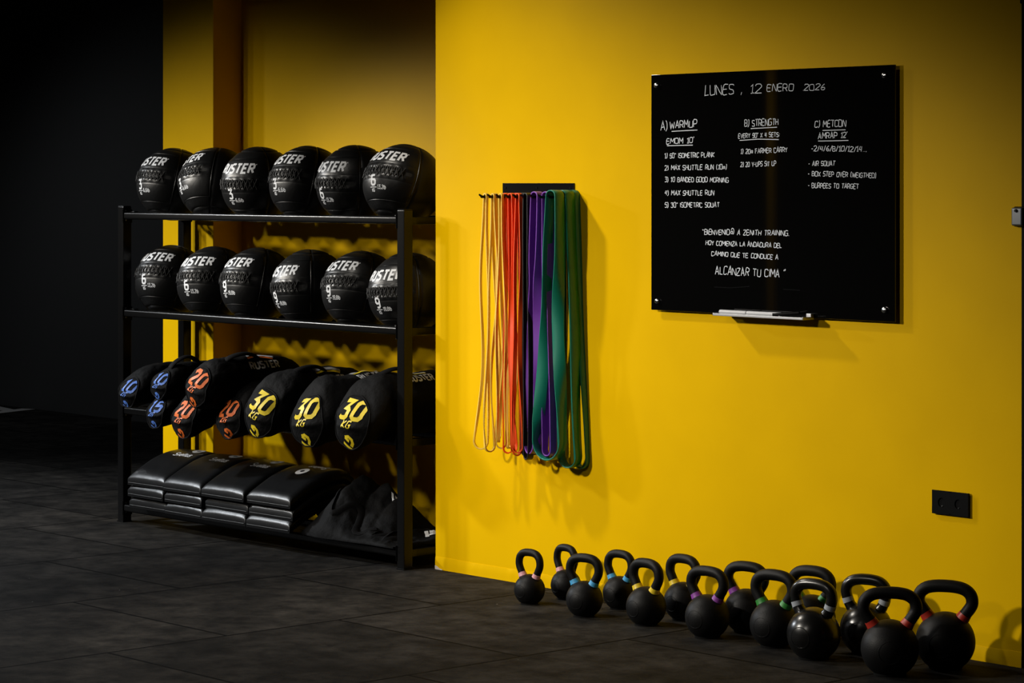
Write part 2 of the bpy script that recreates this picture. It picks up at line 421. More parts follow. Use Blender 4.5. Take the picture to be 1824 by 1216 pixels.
# two-stroke round emblem (an open hook over a slanting leg)
HOOK = [[(.28, .86), (.62, .93), (.86, .74), (.88, .46), (.70, .20)], [(.28, .86), (.50, .66), (.62, .60)], [(.0, .44), (.34, .17), (.60, .02), (.90, -.22)]]

# ------------------------------------------------------------------ the room
XR = 3.037                      # right end of the yellow wall
bm = bmesh.new(); box(bm, (-16, -10.2, -0.12), (10.2, 4.2, 0.0)); struct('floor', bm, M['floor'])
bm = bmesh.new(); box(bm, (-16, -10.2, 3.3), (10.2, 4.2, 3.42)); struct('ceiling', bm, M['ceiling'])
bm = bmesh.new(); box(bm, (0, 0, 0), (XR, 0.62, 3.3)); struct('wall_right', bm, M['yellow'])
bm = bmesh.new(); box(bm, (-2.03, 0.47, 0), (0, 0.62, 3.3)); struct('wall_alcove', bm, M['yellow'])
bm = bmesh.new(); box(bm, (-2.453, 0.30, 0), (-2.023, 0.62, 3.3), 0.004); struct('wall_pillar', bm, M['yellow'])
bm = bmesh.new(); box(bm, (-2.453, 0.0, 2.56), (0.0, 0.62, 3.3)); struct('alcove_shade_block', bm, M['dark_wall'])  # unseen block above the alcove, added for indirect shading
bm = bmesh.new(); box(bm, (-15.9, 2.92, 0), (-2.453, 3.1, 3.3)); struct('wall_back', bm, M['dark_wall'])
bm = bmesh.new(); box(bm, (-2.453, 0.62, 0), (-2.3, 2.92, 3.3)); struct('wall_return', bm, M['dark_wall'])
bm = bmesh.new(); box(bm, (-16, -10.2, 0), (-15.9, 3.1, 3.3)); struct('wall_left', bm, M['dark_wall'])
bm = bmesh.new(); box(bm, (-16, -10.2, 0), (10.2, -10.1, 3.3)); struct('wall_rear', bm, M['dark_wall'])
bm = bmesh.new(); box(bm, (10.1, -10.2, 0), (10.2, 0.62, 3.3)); struct('wall_side', bm, M['dark_wall'])
bm = bmesh.new(); box(bm, (XR + 1.1, 0.0, 0), (10.1, 0.62, 3.3)); box(bm, (XR, 0.05, 2.3), (XR + 1.1, 0.62, 3.3)); struct('wall_front', bm, M['dark_wall'])
# plastered-over skirting: a low swelling with a ragged upper edge
def skirting():
    bm = bmesh.new(); rings = []
    n = 300
    for i in range(n + 1):
        x = XR * i / n
        e = noise.noise(Vector((x * 6, 0, 3))) * 0.004 + noise.noise(Vector((x * 40, 5, 3))) * 0.0016
        ch = 0.002 * max(0, noise.noise(Vector((x * 22, 9, 1)))) * 2
        h = 0.052 + e
        rings.append([(x, 0.003, -0.001), (x, -0.0035 - ch * .3, 0.0), (x, -0.0034 - ch * .4, h * .5), (x, -0.0026 - ch * .8, h - 0.012), (x, -0.0010, h), (x, 0.003, h + .002)])
    loft(bm, rings, True, True, True)
    o = struct('baseboard_right', bm, M['yellow'], True)
skirting()
bm = bmesh.new()
lo = [(0.0, -0.0042, 0.0), (0.0, -0.0042, 0.017), (0.012, -0.0046, 0.014), (0.03, -0.0046, 0.006), (0.05, -0.0056, 0.002), (0.05, -0.0056, 0.0)]
loft(bm, [lo, [(x, y + .004, z) for x, y, z in lo]], True, True, True)
struct('trim_1', bm, M['plaster'])
# black door frame and door leaf at the right end of the yellow wall
bm = bmesh.new(); box(bm, (XR, -0.004, 0), (XR + 0.07, 0.2, 2.3), 0.003); box(bm, (XR + 1.03, -0.012, 0), (XR + 1.1, 0.2, 2.3), 0.003)
box(bm, (XR, -0.012, 2.23), (XR + 1.1, 0.2, 2.3), 0.003); struct('trim_2', bm, M['door'])
bm = bmesh.new(); box(bm, (XR + 0.07, 0.02, 0.005), (XR + 1.03, 0.06, 2.23), 0.002); struct('door_1', bm, M['door'])
# unseen slim yellow post, added to put a reflected stripe in the board
bm = bmesh.new(); box(bm, (-3.683, -6.19, 0), (-3.621, -6.15, 3.3), 0.003); struct('reflection_post', bm, M['yellow'])

# latch on the door frame
lp0 = on_y(1811, 368, -0.03); lp1 = on_y(1824, 404, -0.03)
t = thing('door_latch', 'small grey metal latch on the black door frame at right edge of yellow wall', 'latch', (XR - 0.03, 0, lp1.z))
hh = lp0.z - lp1.z
bm = bmesh.new(); box(bm, (0.004, -0.012, 0), (0.06, -0.0, hh), 0.004, 3); build('base_plate', bm, M['black_plastic'], t)
bm = bmesh.new(); box(bm, (0.010, -0.034, 0.003), (0.055, -0.012, hh - .003), 0.006, 3); build('housing', bm, M['latch'], t)
bm = bmesh.new(); lathe(bm, [(0.0, -.039), (.005, -.039), (.006, -.034), (.006, -.03)], 16, 'Y', (0.032, 0, hh * .8)); build('screw', bm, M['black_plastic'], t)

# white lines painted on the floor far at the left
tl = [on_z(-8, 723.5), on_z(22, 732.8), on_z(51, 729.0), on_z(-8, 737.5), on_z(20, 733.6)]
bm = bmesh.new()
def strip(a, b, w0, w1, z=0.004):
    d = (b - a).normalized(); nrm = Vector((-d.y, d.x, 0))
    f = [a - nrm * w0, a + nrm * w0, b + nrm * w1, b - nrm * w1]
    loft(bm, [[(p.x, p.y, 0.0005) for p in f], [(p.x, p.y, z) for p in f]], True, True, True)
a0, a1 = on_z(-60, 715), on_z(25, 733)
strip(a0, a1, 0.05, 0.05)
b0, b1 = on_z(-60, 742), on_z(51, 729)
strip(b0, b1, 0.05, 0.06, 0.005)
tag(build('floor_line', bm, M['white_line'], None, False), 'white line marking on the dark floor at far left', 'floor marking')

# ------------------------------------------------------------------ storage rack
XL0, XL1 = -2.148, -0.067     # post centres along the wall (computed from the photo's floor contacts)
pL = on_z(224, 928); pR = on_z(719, 1014)
XL0, XL1 = pL.x, pR.x
YF = (pL.y + pR.y) / 2
YB = YF + 0.35
YC = (YF + YB) / 2
HP = 1.514
RZ = [0.102, 0.569, 1.036, 1.503]      # rail centre heights are below these tops
RAIL_T = [0.086, 0.553, 1.021, 1.488]
rack = thing('storage_rack', 'black steel storage rack with four shelves standing in the yellow alcove', 'rack', (0, 0, 0))
for x in (XL0, XL1):
    for y in (YF, YB):
        bm = bmesh.new(); box(bm, (x - .024, y - .024, 0.004), (x + .024, y + .024, HP), 0.004, 2)
        p = build('post', bm, M['rack'], rack)
        bm = bmesh.new(); box(bm, (x - .0225, y - .0225, HP), (x + .0225, y + .0225, HP + .004), 0.002); build('end_cap', bm, M['rack'], p)
        bm = bmesh.new(); box(bm, (x - .026, y - .026, 0), (x + .026, y + .026, .005), .001); build('foot', bm, M['black_plastic'], p)
RIN = 0.115                            # half clear gap between front and back rail
for z in RAIL_T:
    for s in (-1, 1):
        yc = YC + s * (RIN + 0.0425)
        bm = bmesh.new()
        # hollow rail with a rounded outer edge
        a, b = YC + s * RIN, YC + s * (0.199)
        box(bm, (XL0 + .024, min(a, b), z - .034), (XL1 - .024, max(a, b), z), 0.009, 4)
        build('shelf_rail', bm, M['rack'], rack)
        for x, sg in ((XL0 + .024, 1), (XL1 - .024, -1)):
            bm = bmesh.new(); box(bm, (min(x, x + sg * .004), YC + s * .151, z - .05), (max(x, x + sg * .004), YC + s * .2015, z + .012), 0.001)
            box(bm, (min(x, x + sg * .05), YC + s * .158 - .012, z - .001), (max(x, x + sg * .05), YC + s * .158 + .012, z + .004), 0.0012)
            br = build('bracket', bm, M['rack'], rack)
            for zz in (z - .038, z + .006):
                bm = bmesh.new(); lathe(bm, [(0, 0), (.004, 0), (.004, sg * .003), (0, sg * .004)], 10, 'X', (x + sg * .0038, YC + s * .187, zz))
                build('bolt', bm, M['latch'], br)
    for x in (XL0, XL1):
        bm = bmesh.new(); box(bm, (x - .015, YF + .024, z - .036), (x + .015, YB - .024, z - .004), 0.003)
        build('side_bar', bm, M['rack'], rack)

# ------------------------------------------------------------------ wall balls
BR = 0.175
def sph(lon, lat, r):
    """lon 0 = -Y, growing to the right (+X) for a viewer in front"""
    return Vector((r * math.cos(lat) * math.sin(lon), -r * math.cos(lat) * math.cos(lon), r * math.sin(lat)))
PLON, PLAT = math.radians(55), math.radians(42)
def body_r(lon, lat):
    r = BR
    dl = [math.radians(a) for a in (-57, 57, 119, 180, -119, -180)]
    g = 0
    for a in dl:
        d = abs(lon - a) * math.cos(lat) * BR
        g = max(g, math.exp(-(d / .0028) ** 2))
    for a in (math.radians(60), math.radians(-60)):
        d = abs(lat - a) * BR
        g = max(g, math.exp(-(d / .0028) ** 2))
    r -= 0.0035 * g
    r *= 1 + 0.010 * noise.noise(sph(lon, lat, 2.2)) + 0.006 * math.cos(3 * lon) * math.cos(lat)
    return r
def panel_r(lon, lat):
    r = body_r(lon, lat) + 0.0022
    m = min((PLON - abs(lon)) * BR * math.cos(lat), (PLAT - abs(lat)) * BR)
    r -= 0.0035 * math.exp(-max(m, 0) / 0.004)
    # puckered slit under the lacing
    s = lat * BR
    if abs(lon) < math.radians(50):
        ex = max(0.0, 1 - (abs(lon) / math.radians(50)) ** 6)
        r -= 0.0040 * ex * math.exp(-(s / .012) ** 2)
        r += 0.0022 * ex * math.exp(-((abs(s) - .022) / .008) ** 2) * (0.8 + 0.4 * math.sin(lon * 30))
    for e in (-.036, .036):
        r -= 0.0012 * math.exp(-((s - e) / .0015) ** 2)
    return r
def make_ball_meshes():
    bm = bmesh.new(); nl, nt_ = 144, 72
    rings = []
    for j in range(1, nt_):
        lat = -PI / 2 + PI * j / nt_
        rings.append([sph(-PI + 2 * PI * i / nl, lat, body_r(-PI + 2 * PI * i / nl, lat)) for i in range(nl)])
    vr = loft(bm, rings)
    for ring, s in ((vr[0], -1), (vr[-1], 1)):
        v = bm.verts.new((0, 0, s * BR * 0.995))
        for i in range(nl): bm.faces.new((ring[i], ring[(i + 1) % nl], v))
    body = build('body', bm, M['leather'])
    bm = bmesh.new(); nu, nv = 110, 84
    grid = []; inner = []
    for j in range(nv + 1):
        lat = -PLAT + 2 * PLAT * j / nv
        grid.append([bm.verts.new(sph(-PLON + 2 * PLON * i / nu, lat, panel_r(-PLON + 2 * PLON * i / nu, lat))) for i in range(nu + 1)])
    for j in range(nv):
        for i in range(nu):
            bm.faces.new((grid[j][i], grid[j][i + 1], grid[j + 1][i + 1], grid[j + 1][i]))
    panel = build('front_panel', bm, M['panel'])
    bm = bmesh.new()
    rim = [(-PLON, -PLAT)] ; path = []
    N = 40
    for k in range(N): path.append((-PLON + 2 * PLON * k / N, -PLAT))
    for k in range(N): path.append((PLON, -PLAT + 2 * PLAT * k / N))
    for k in range(N): path.append((PLON - 2 * PLON * k / N, PLAT))
    for k in range(N): path.append((-PLON, PLAT - 2 * PLAT * k / N))
    sweep(bm, [sph(a, b, body_r(a, b) + 0.0004) for a, b in path], 0.0016, seg=6, closed=True)
    piping = build('piping', bm, M['panel'])
    bm = bmesh.new()
    nz = 6
    for ph in (0, 1):
        pts = []
        for k in range(nz * 2 + 1):
            lon = math.radians(-44 + 80 * k / (nz * 2)); lat = (0.0225 if (k + ph) % 2 else -0.0225) / BR
            pts.append(sph(lon, lat, BR + 0.0050))
            for q in ((.25, .5, .75) if k < nz * 2 else ()):
                la = (0.0225 if (k + ph) % 2 else -0.0225) / BR * (1 - 2 * q)
                pts.append(sph(lon + math.radians(80 / (nz * 2)) * q, la, BR + 0.0042 + 0.0022 * ph * (q == .5)))
        sweep(bm, pts, 0.0021, seg=6)
    # end of the slit: a flat grip tab
    rings = []
    for k in range(9):
        lon = math.radians(36 + 16 * k / 8)
        rings.append([sph(lon, s / BR, BR + dz) for s, dz in ((-.016, -.004), (-.014, .0005), (.014, .0005), (.016, -.004))])
    loft(bm, rings, True, True, True)
    lacing = build('lacing', bm, M['cord'])
    bm = bmesh.new()
    def fn(u, v):  # metres along the surface, centred on the panel
        lat = v / BR; lon = u / BR
        return sph(lon, lat, panel_r(lon, lat) + 0.0010)
    lettering(bm, 'RUSTER', fn, 0.042, 0.25, -0.012, 0.053, total=0.204, align='c', gap=0.30, shear=0.22, step=0.12)
    ribbon(bm, [(.104, .094), (.109, .094)], 0.005, fn, 0.004)
    logo = build('lettering', bm, M['print_white'], None, False)
    marks = {}
    for num, lb in (('3', '6,6lb'), ('6', '13,2lb'), ('9', '19,8lb')):
        bm = bmesh.new()
        lettering(bm, num, fn, 0.040, 0.22, -0.030, -0.064, total=0.022, align='c', step=.12)
        ribbon(bm, [(-.050, -.074), (-.010, -.074)], 0.0030, fn, 0.004)
        lettering(bm, 'KG', fn, 0.013, 0.20, -0.030, -0.093, total=.015, align='c', gap=.3)
        lettering(bm, lb, fn, 0.016, 0.17, -0.004, -0.080, total=0.044, gap=.26)
        marks[num] = build('weight_mark', bm, M['print_white'], None, False)
    return body, panel, piping, lacing, logo, marks
B_BODY, B_PANEL, B_PIPE, B_LACE, B_LOGO, B_MARK = make_ball_meshes()
GROUP_BALL = 'wall balls on the two upper shelves'
BALLS = [  # px of the ball centre, shelf, weight, yaw, tilt, roll, label
 (309, 3, '3', 3, 15, 0, 'black leather 3 kg wall ball at left end of the top shelf'),
 (385, 3, '3', -6, 18, -15, 'black 3 kg wall ball twisted so its lettering slants, second on the top shelf'),
 (462, 3, '3', 14, 0, 0, 'black 3 kg wall ball facing level, third from left on the top shelf'),
 (549, 3, '3', 5, 16, -2, 'black 3 kg wall ball next to the 6 kg balls on the top shelf'),
 (634, 3, '6', 2, 2, 0, 'black 6 kg wall ball left of the last ball on the top shelf'),
 (719, 3, '6', 13, 21, 2, 'black 6 kg wall ball at right end of top shelf beside the wall corner'),
 (306, 2, '6', 17, 20, 0, 'black 6 kg wall ball at left end of the second shelf'),
 (382, 2, '6', 17, 14, -2, 'black 6 kg wall ball beside the leftmost 9 kg ball on the second shelf'),
 (460, 2, '9', 4, 15, -2, 'leftmost black 9 kg wall ball on the second shelf'),
 (553, 2, '9', -2, 3, -4, 'black 9 kg wall ball tipped forward, second of the 9 kg balls'),
 (644, 2, '9', 7, 16, -2, 'black 9 kg wall ball just left of the right post on the second shelf'),
 (728, 2, '9', 10, 3, -4, 'black 9 kg wall ball half hidden behind the right post'),
]
first_use = True
rail_h = math.sqrt(BR ** 2 - RIN ** 2) + 0.001
xs3 = []
for (px, sh, num, yaw, tilt, roll, lab) in BALLS:
    z = RAIL_T[sh] + rail_h
    p = on_y(px, 325, YC)
    xs3.append(p.x)
    R_ = Matrix.Rotation(math.radians(yaw), 4, 'Z') @ Matrix.Rotation(math.radians(roll), 4, 'Y') @ Matrix.Rotation(math.radians(-tilt), 4, 'X')
    t = thing('wall_ball', lab, 'ball', (p.x, YC, z), R_.to_euler(), GROUP_BALL)
    for part in (B_BODY, B_PANEL, B_PIPE, B_LACE, B_LOGO, B_MARK[num]):
        copy_mesh_obj(part, t)
for part in [B_BODY, B_PANEL, B_PIPE, B_LACE, B_LOGO] + list(B_MARK.values()):
    bpy.data.objects.remove(part)

# ------------------------------------------------------------------ sandbags
def make_bag(seed, R, L, droop, num, ink, print_top, label, cap_px, cap_py, capY=-0.27, yaw=0.0, roll=0.0, group='weight bags on the third shelf', handle=True, z_fix=None, tilt=0.0, dx=0.0):
    c = on_y(cap_px, cap_py, capY)
    rng = random.Random(seed)
    t = thing('sandbag', label, 'bag', (c.x + dx, capY, c.z if z_fix is None else z_fix), (math.radians(tilt), math.radians(roll), math.radians(yaw)), group)
    def axis(y):                          # centre line: droops over the shelf's front rail
        k = max(0.0, 0.17 - y)
        return droop * (1 - (k / 0.17) ** 2)
    def rad(ang, y):
        e = min(y, L - y)
        r = R * (1 - 0.22 * math.exp(-e / 0.03))
        r *= 1 + 0.10 * noise.noise(Vector((math.cos(ang) * 1.3 + seed, math.sin(ang) * 1.3, y * 7))) + 0.035 * noise.noise(Vector((math.cos(ang) * 4, math.sin(ang) * 4 + seed, y * 22)))
        fold = 0.03 * math.sin(ang * 5 + seed + 14 * y)
        r *= 1 + fold * math.exp(-e / 0.08)
        z = math.sin(ang)
        r *= 1 + 0.10 * z * z
        return r
    def rest(p):                          # what lies over the shelf is flattened by its rails
        if c_z + p.z < RAIL_T[2 - 1] + .003 and capY + p.y > -.150:
            k = min(1.0, (capY + p.y + .150) / .02)
            p.z += (RAIL_T[1] + .003 - c_z - p.z) * k
        return p
    c_z = t.location.z
    ns, ny = 56, 44
    bm = bmesh.new(); rings = []
    def cap(rho, ang, front=True):
        rr = rad(ang, 0.0 if front else L) * rho
        x, z = rr * math.cos(ang), rr * math.sin(ang)
        bul = 0.030 * (R / .12) * (1 - rho ** 2.2)
        # the crease that folds the cap between number and emblem
        zn = z / R
        crease = -0.018 * math.exp(-((zn + 0.12) / 0.10) ** 2) + 0.012 * math.exp(-((zn - 0.08) / .12) ** 2)
        top = 0.045 * max(0.0, zn - 0.05) ** 1.2                      # upper half leans back
        if front: return Vector((x, -bul - crease * (1 - rho ** 3) * -1.0 * .6 + top, z + axis(0)))
        return Vector((x, L + bul, z + axis(L)))
    for rho in (.04, .2, .36, .5, .62, .74, .84, .92, .97):
        rings.append([cap(rho, 2 * PI * k / ns) for k in range(ns)])
    for j in range(ny + 1):
        y = L * j / ny
        off = axis(y)
        rings.append([Vector((rad(2 * PI * k / ns, y) * math.cos(2 * PI * k / ns), y + (0.045 * max(0, math.sin(2 * PI * k / ns) - .05) ** 1.2) * max(0, 1 - y / .15), rad(2 * PI * k / ns, y) * math.sin(2 * PI * k / ns) + off)) for k in range(ns)])
    for ring in rings[9:]:
        for p in ring: rest(p)
    for rho in (.95, .8, .6, .4, .2, .05):
        rings.append([cap(rho, 2 * PI * k / ns, False) for k in range(ns)])
    for ring in rings[10 + ny:]:
        for p in ring: rest(p)
    loft(bm, rings, True, True, True)
    body = build('bag_body', bm, M['canvas'], t, True, 60)
    bm = bmesh.new()
    sweep(bm, [rings[9][k] + Vector((0, -.001, 0)) for k in range(0, ns)], 0.0045, 0.0035, seg=6, closed=True)
    build('seam_piping', bm, M['webbing'], t)
    def fn(u, v):
        rho = math.hypot(u, v); ang = math.atan2(v, u)
        rr = rad(ang, 0.0)
        p = cap(min(.98, rho / rr), ang)
        return p + Vector((0, -0.0022, 0))
    bm = bmesh.new()
    s = R / 0.12
    lettering(bm, num, fn, 0.066 * s, 0.26, 0.004, 0.018 * s, total=0.110 * s, align='c', gap=0.36, shear=0.18, step=.1)
    build('weight_mark', bm, ink, t, False)
    bm = bmesh.new(); lettering(bm, 'KG', fn, 0.026 * s, 0.2, 0.004, -0.018 * s, total=0.042 * s, align='c', gap=.3, step=.15); build('unit_mark', bm, ink, t, False)
    bm = bmesh.new()
    for P in HOOK:
        ribbon(bm, [(0.004 + (a - .5) * .058 * s, -0.106 * s + b * .056 * s) for a, b in P], 0.0125 * s, fn, .005)
    build('emblem', bm, ink, t, False)
    # lettering along the upper side of the bag
    if print_top:
        bm = bmesh.new()
        def fn2(u, v):
            ang = math.radians(74) + v / R; y = L * .60 + u
            return Vector(((rad(ang, y) + .0025) * math.cos(ang), y, (rad(ang, y) + .0025) * math.sin(ang) + axis(y)))
        lettering(bm, 'RUSTER', fn2, 0.032, 0.24, 0, -0.045, total=0.15, align='c', gap=.3, step=.1)
        build('lettering', bm, M['print_white'], t, False)
        bm = bmesh.new()
        ribbon(bm, [(-.07, .030), (-.02, .042), (.03, .034), (.07, .012)], .018, fn2, .008); build('stripe', bm, M['print_grey'], t, False)
        bm = bmesh.new(); ribbon(bm, [(-.07, .012), (-.02, .022), (.03, .014), (.06, .0)], .010, fn2, .008); build('stripe', bm, ink, t, False)
    if handle:
        for y0, y1 in (((L * .12, L * .46) if R < .1 else (L * .26, L * .60)),):
            bm = bmesh.new(); pts = []
            for k in range(17):
                f = k / 16; y = y0 + (y1 - y0) * f
                h = R * (.88 if R < .1 else 1.0) + (0.045 if R < .1 else .034) * math.sin(PI * f) ** .7
                pts.append((0.015 * math.sin(PI * f), y, axis(y) + h))
            sweep(bm, pts, 0.020, 0.008, up=(0, 0, 1), seg=10)
            build('handle', bm, M['webbing'], t)
    return t
BG = 'weight bags on the third shelf'
# lower layer
make_bag(1, .128, .56, .055, '30', M['print_yellow'], True, 'black 30 kg sandbag with crumpled yellow number, beside the right post', 626, 752, -.27, 6, 4)
make_bag(2, .128, .56, .050, '30', M['print_yellow'], True, 'black 30 kg sandbag with yellow number, middle one of the 30 kg bags', 546, 750, -.28, 4, -5, handle=False)
make_bag(3, .126, .56, .050, '30', M['print_yellow'], True, 'black 30 kg sandbag with the clearest yellow number, next to the orange 20 kg bags', 462, 736, -.26, 3, 16, handle=True)
make_bag(4, .105, .52, .045, '20', M['print_orange'], False, 'black 20 kg sandbag with orange number squeezed between two other bags', 407, 745, -.24, 2, -6, handle=False)
make_bag(5, .104, .52, .060, '20', M['print_orange'], False, 'lowest black 20 kg sandbag with orange number drooping over the shelf front', 326, 746, -.27, 0, 4, handle=False)
make_bag(6, .080, .50, .045, '15', M['print_blue'], False, 'small black 15 kg sandbag with blue number lying under another blue marked bag', 276, 736, -.25, 2, 0, handle=False)
make_bag(7, .082, .50, .040, '10', M['print_blue'], False, 'leftmost small black 10 kg sandbag with blue number in front of the left post', 227, 700, -.27, 4, 8, handle=False)
# upper layer
make_bag(8, .075, .48, .020, '10', M['print_blue'], False, 'small black 10 kg sandbag with raised handle on top of a blue marked bag', 283, 686, -.23, 2, 6)
make_bag(9, .105, .52, .015, '20', M['print_orange'], True, 'topmost black 20 kg sandbag with orange number lying on the other bags', 350, 690, -.32, -2, 14)

# ------------------------------------------------------------------ padded exercise mats on the bottom shelf
def mat_h(s, flip):
    q = s
    if q < .72: return 0.105 * math.sin(PI / 2 * max(0.0, q) / .72)
    return 0.105 * (1 - ((q - .72) / .28) ** 2 * .85)
def make_mat(seed, x0, wd, layer, y0, depth, th, z0, label, flip, logo):
    t = thing('exercise_mat', label, 'mat', (x0 + wd / 2, y0, z0), (0, 0, math.radians(random.Random(seed).uniform(-1.2, 1.2))), 'padded mats stacked on the bottom shelf')
    nu, nv = 26, 34
    bm = bmesh.new()
    def top(u, s):          # u -1..1 across, s 0..1 front to back
        e = min((1 - abs(u)) * wd / 2, min(s, 1 - s) * depth)
        rd = 0.014 * max(0.0, 1 - e / 0.022) ** 2
        pil = 0.006 * (1 - abs(u) ** 4)
        return Vector((u * wd / 2, s * depth, mat_h(s, flip) + th + pil - rd + 0.002 * noise.noise(Vector((u * 2 + seed, s * 5, layer)))))
    def bot(u, s):
        e = min((1 - abs(u)) * wd / 2, min(s, 1 - s) * depth)
        rd = 0.006 * max(0.0, 1 - e / 0.012) ** 2
        return Vector((u * wd / 2, s * depth, mat_h(s, flip) + rd + 0.001))
    us = [-1, -.985, -.95, -.9] + [-.8 + 1.6 * k / 16 for k in range(17)] + [.9, .95, .985, 1]
    ss = [0, .01, .025, .05] + [.09 + .82 * k / 24 for k in range(25)] + [.95, .975, .99, 1]
    gt = [[bm.verts.new(top(u, s)) for u in us] for s in ss]
    gb = [[bm.verts.new(bot(u, s)) for u in us] for s in ss]
    for j in range(len(ss) - 1):
        for i in range(len(us) - 1):
            bm.faces.new((gt[j][i], gt[j][i + 1], gt[j + 1][i + 1], gt[j + 1][i]))
            bm.faces.new((gb[j][i], gb[j + 1][i], gb[j + 1][i + 1], gb[j][i + 1]))
    n, m = len(us) - 1, len(ss) - 1
    for i in range(n):
        bm.faces.new((gt[0][i], gb[0][i], gb[0][i + 1], gt[0][i + 1])); bm.faces.new((gt[m][i], gt[m][i + 1], gb[m][i + 1], gb[m][i]))
    for j in range(m):
        bm.faces.new((gt[j][0], gt[j + 1][0], gb[j + 1][0], gb[j][0])); bm.faces.new((gt[j][n], gb[j][n], gb[j + 1][n], gt[j + 1][n]))
    build('pad', bm, M['vinyl'], t, True, 70)
    bm = bmesh.new()       # stitched seam round the front edge
    pts = [bot(u, 0.0) + Vector((0, -.0012, .012)) for u in us[2:-2]]
    sweep(bm, pts, .0018, seg=6); build('seam', bm, M['cord'], t)
    if logo:
        def fn(u, v):
            if flip: u, v = -u, -v
            s = (0.50 if not flip else .56) + v / depth
            return top((u + .03) / (wd / 2), s) + Vector((0, 0, .0012))
        bm = bmesh.new()
        lettering(bm, 'Sveltus', fn, 0.034, 0.15, 0, -0.022 if not flip else -.05, total=0.125, align='c', gap=.18, shear=.1, step=.2)
        build('lettering', bm, M['print_white'] if logo > 1 else M['print_grey'], t, False)
        bm = bmesh.new()
        cx, cy = 0.028, (.066 if not flip else .035)
        P = [(cx + .024 * math.cos(2 * PI * k / 20), cy + .021 * math.sin(2 * PI * k / 20)) for k in range(21)]
        ribbon(bm, P, 0.022, fn, .02)
        build('emblem', bm, M['print_white'] if logo > 1 else M['print_grey'], t, False)
MZ = RAIL_T[0]
fx = [on_y(225, 855, -.21).x, on_y(290, 860, -.21).x, on_y(358, 868, -.21).x, on_y(436, 880, -.21).x, on_y(515, 890, -.21).x]
names = ['at the left end', 'second from left', 'third from left', 'with reversed lettering, beside the crumpled bag']
for c in range(4):
    for ly in range(3):
        wd = fx[c + 1] - fx[c] - .006
        off = random.Random(c * 7 + ly).uniform(-.006, .008) + (0.0 if ly == 2 else 0.008)
        lab = ('uppermost' if ly == 2 else 'middle' if ly == 1 else 'lowest') + ' black padded vinyl mat of the stack ' + names[c]
        make_mat(c * 3 + ly, fx[c] + off * .6, wd, ly, -.21 + off, .40, .050, MZ + ly * .0535, lab, c == 3 and ly == 2, 0 if ly < 2 else (2 if c in (0, 3) else 1))

# ------------------------------------------------------------------ crumpled black bags on the bottom shelf
def make_cloth(name, label, cat, cx, cy, z0, sx, sy, hts, seed, marks, group=None, amp=1.0):
    t = thing(name, label, cat, (cx, cy, z0), (0, 0, 0), group)
    nu, nv = 80, 60
    def h(u, v):
        e = max(0.0, 1 - max(abs(u), abs(v)) ** 4) ** .5
        base = 0
        for (a, b, r1, r2, hh) in hts:
            base = max(base, hh * math.exp(-((u - a) / r1) ** 2 - ((v - b) / r2) ** 2))
        q = Vector((u * 1.5 + seed, v * 1.5, seed * .7))
        rid = 1 - abs(noise.noise(q)) * 2
        rid2 = 1 - abs(noise.noise(q * 2.3 + Vector((7, 3, 1)))) * 2
        return 0.006 + e * (base + (0.020 * rid + 0.008 * rid2 + .004) * amp)
    bm = bmesh.new()
    def P(u, v, top=True):
        r = 1 + .10 * noise.noise(Vector((u * 1.5, v * 1.5, seed + 3)))
        z = max(.008, h(u, v)) if top else .0015
        return Vector((u * sx * r, v * sy * r, z))
    us = [-1 + 2 * k / nu for k in range(nu + 1)]; vs = [-1 + 2 * k / nv for k in range(nv + 1)]
    gt = [[bm.verts.new(P(u, v)) for u in us] for v in vs]
    gb = [[bm.verts.new(P(u, v, False)) for u in us] for v in vs]
    for j in range(nv):
        for i in range(nu):
            bm.faces.new((gt[j][i], gt[j][i + 1], gt[j + 1][i + 1], gt[j + 1][i]))
            bm.faces.new((gb[j][i], gb[j + 1][i], gb[j + 1][i + 1], gb[j][i + 1]))
    for i in range(nu):
        bm.faces.new((gt[0][i], gb[0][i], gb[0][i + 1], gt[0][i + 1])); bm.faces.new((gt[nv][i], gt[nv][i + 1], gb[nv][i + 1], gb[nv][i]))
    for j in range(nv):
        bm.faces.new((gt[j][0], gt[j + 1][0], gb[j + 1][0], gb[j][0])); bm.faces.new((gt[j][nu], gb[j][nu], gb[j + 1][nu], gt[j + 1][nu]))
    build('fabric_body', bm, M['canvas'], t, True, 60)
    bm = bmesh.new()
    pts = [P(-.75 + 1.3 * k / 24, -.55 + .22 * math.sin(k * .55)) + Vector((0, 0, .004)) for k in range(25)]
    sweep(bm, pts, .016, .004, seg=8); build('strap', bm, M['webbing'], t)
    if marks:
        bm = bmesh.new()
        for (u0, v0, s) in marks:
            for Q in HOOK:
                ribbon(bm, [(u0 + (a - .5) * s / sx, v0 + (b - .5) * s / sy) for a, b in Q], .3 * s / sx, lambda u, v: P(u, v) + Vector((0, 0, .003)), .03)
        build('emblem', bm, M['print_white'], t, False)
c1 = Vector((fx[4] + .255, 0, 0))
make_cloth('duffel_bag', 'crumpled empty black fabric bag beside the padded mats on the bottom shelf', 'bag', c1.x, YC - .02, MZ, .245, .205, [(-.42, .15, .55, 1.0, .225), (.05, .35, .5, .7, .195), (.5, .3, .45, .6, .14)], 3.1, [(.36, .32, .036)], 'empty bags on the bottom shelf')
c2 = on_y(735, 945, YC)
make_cloth('duffel_bag', 'flat folded black fabric bag with white emblem behind the right post', 'bag', XL1 - .025 - .165, YC - .01, MZ, .155, .20, [(.1, .1, .7, .7, .02)], 8.4, [(.60, .30, .045)], 'empty bags on the bottom shelf')

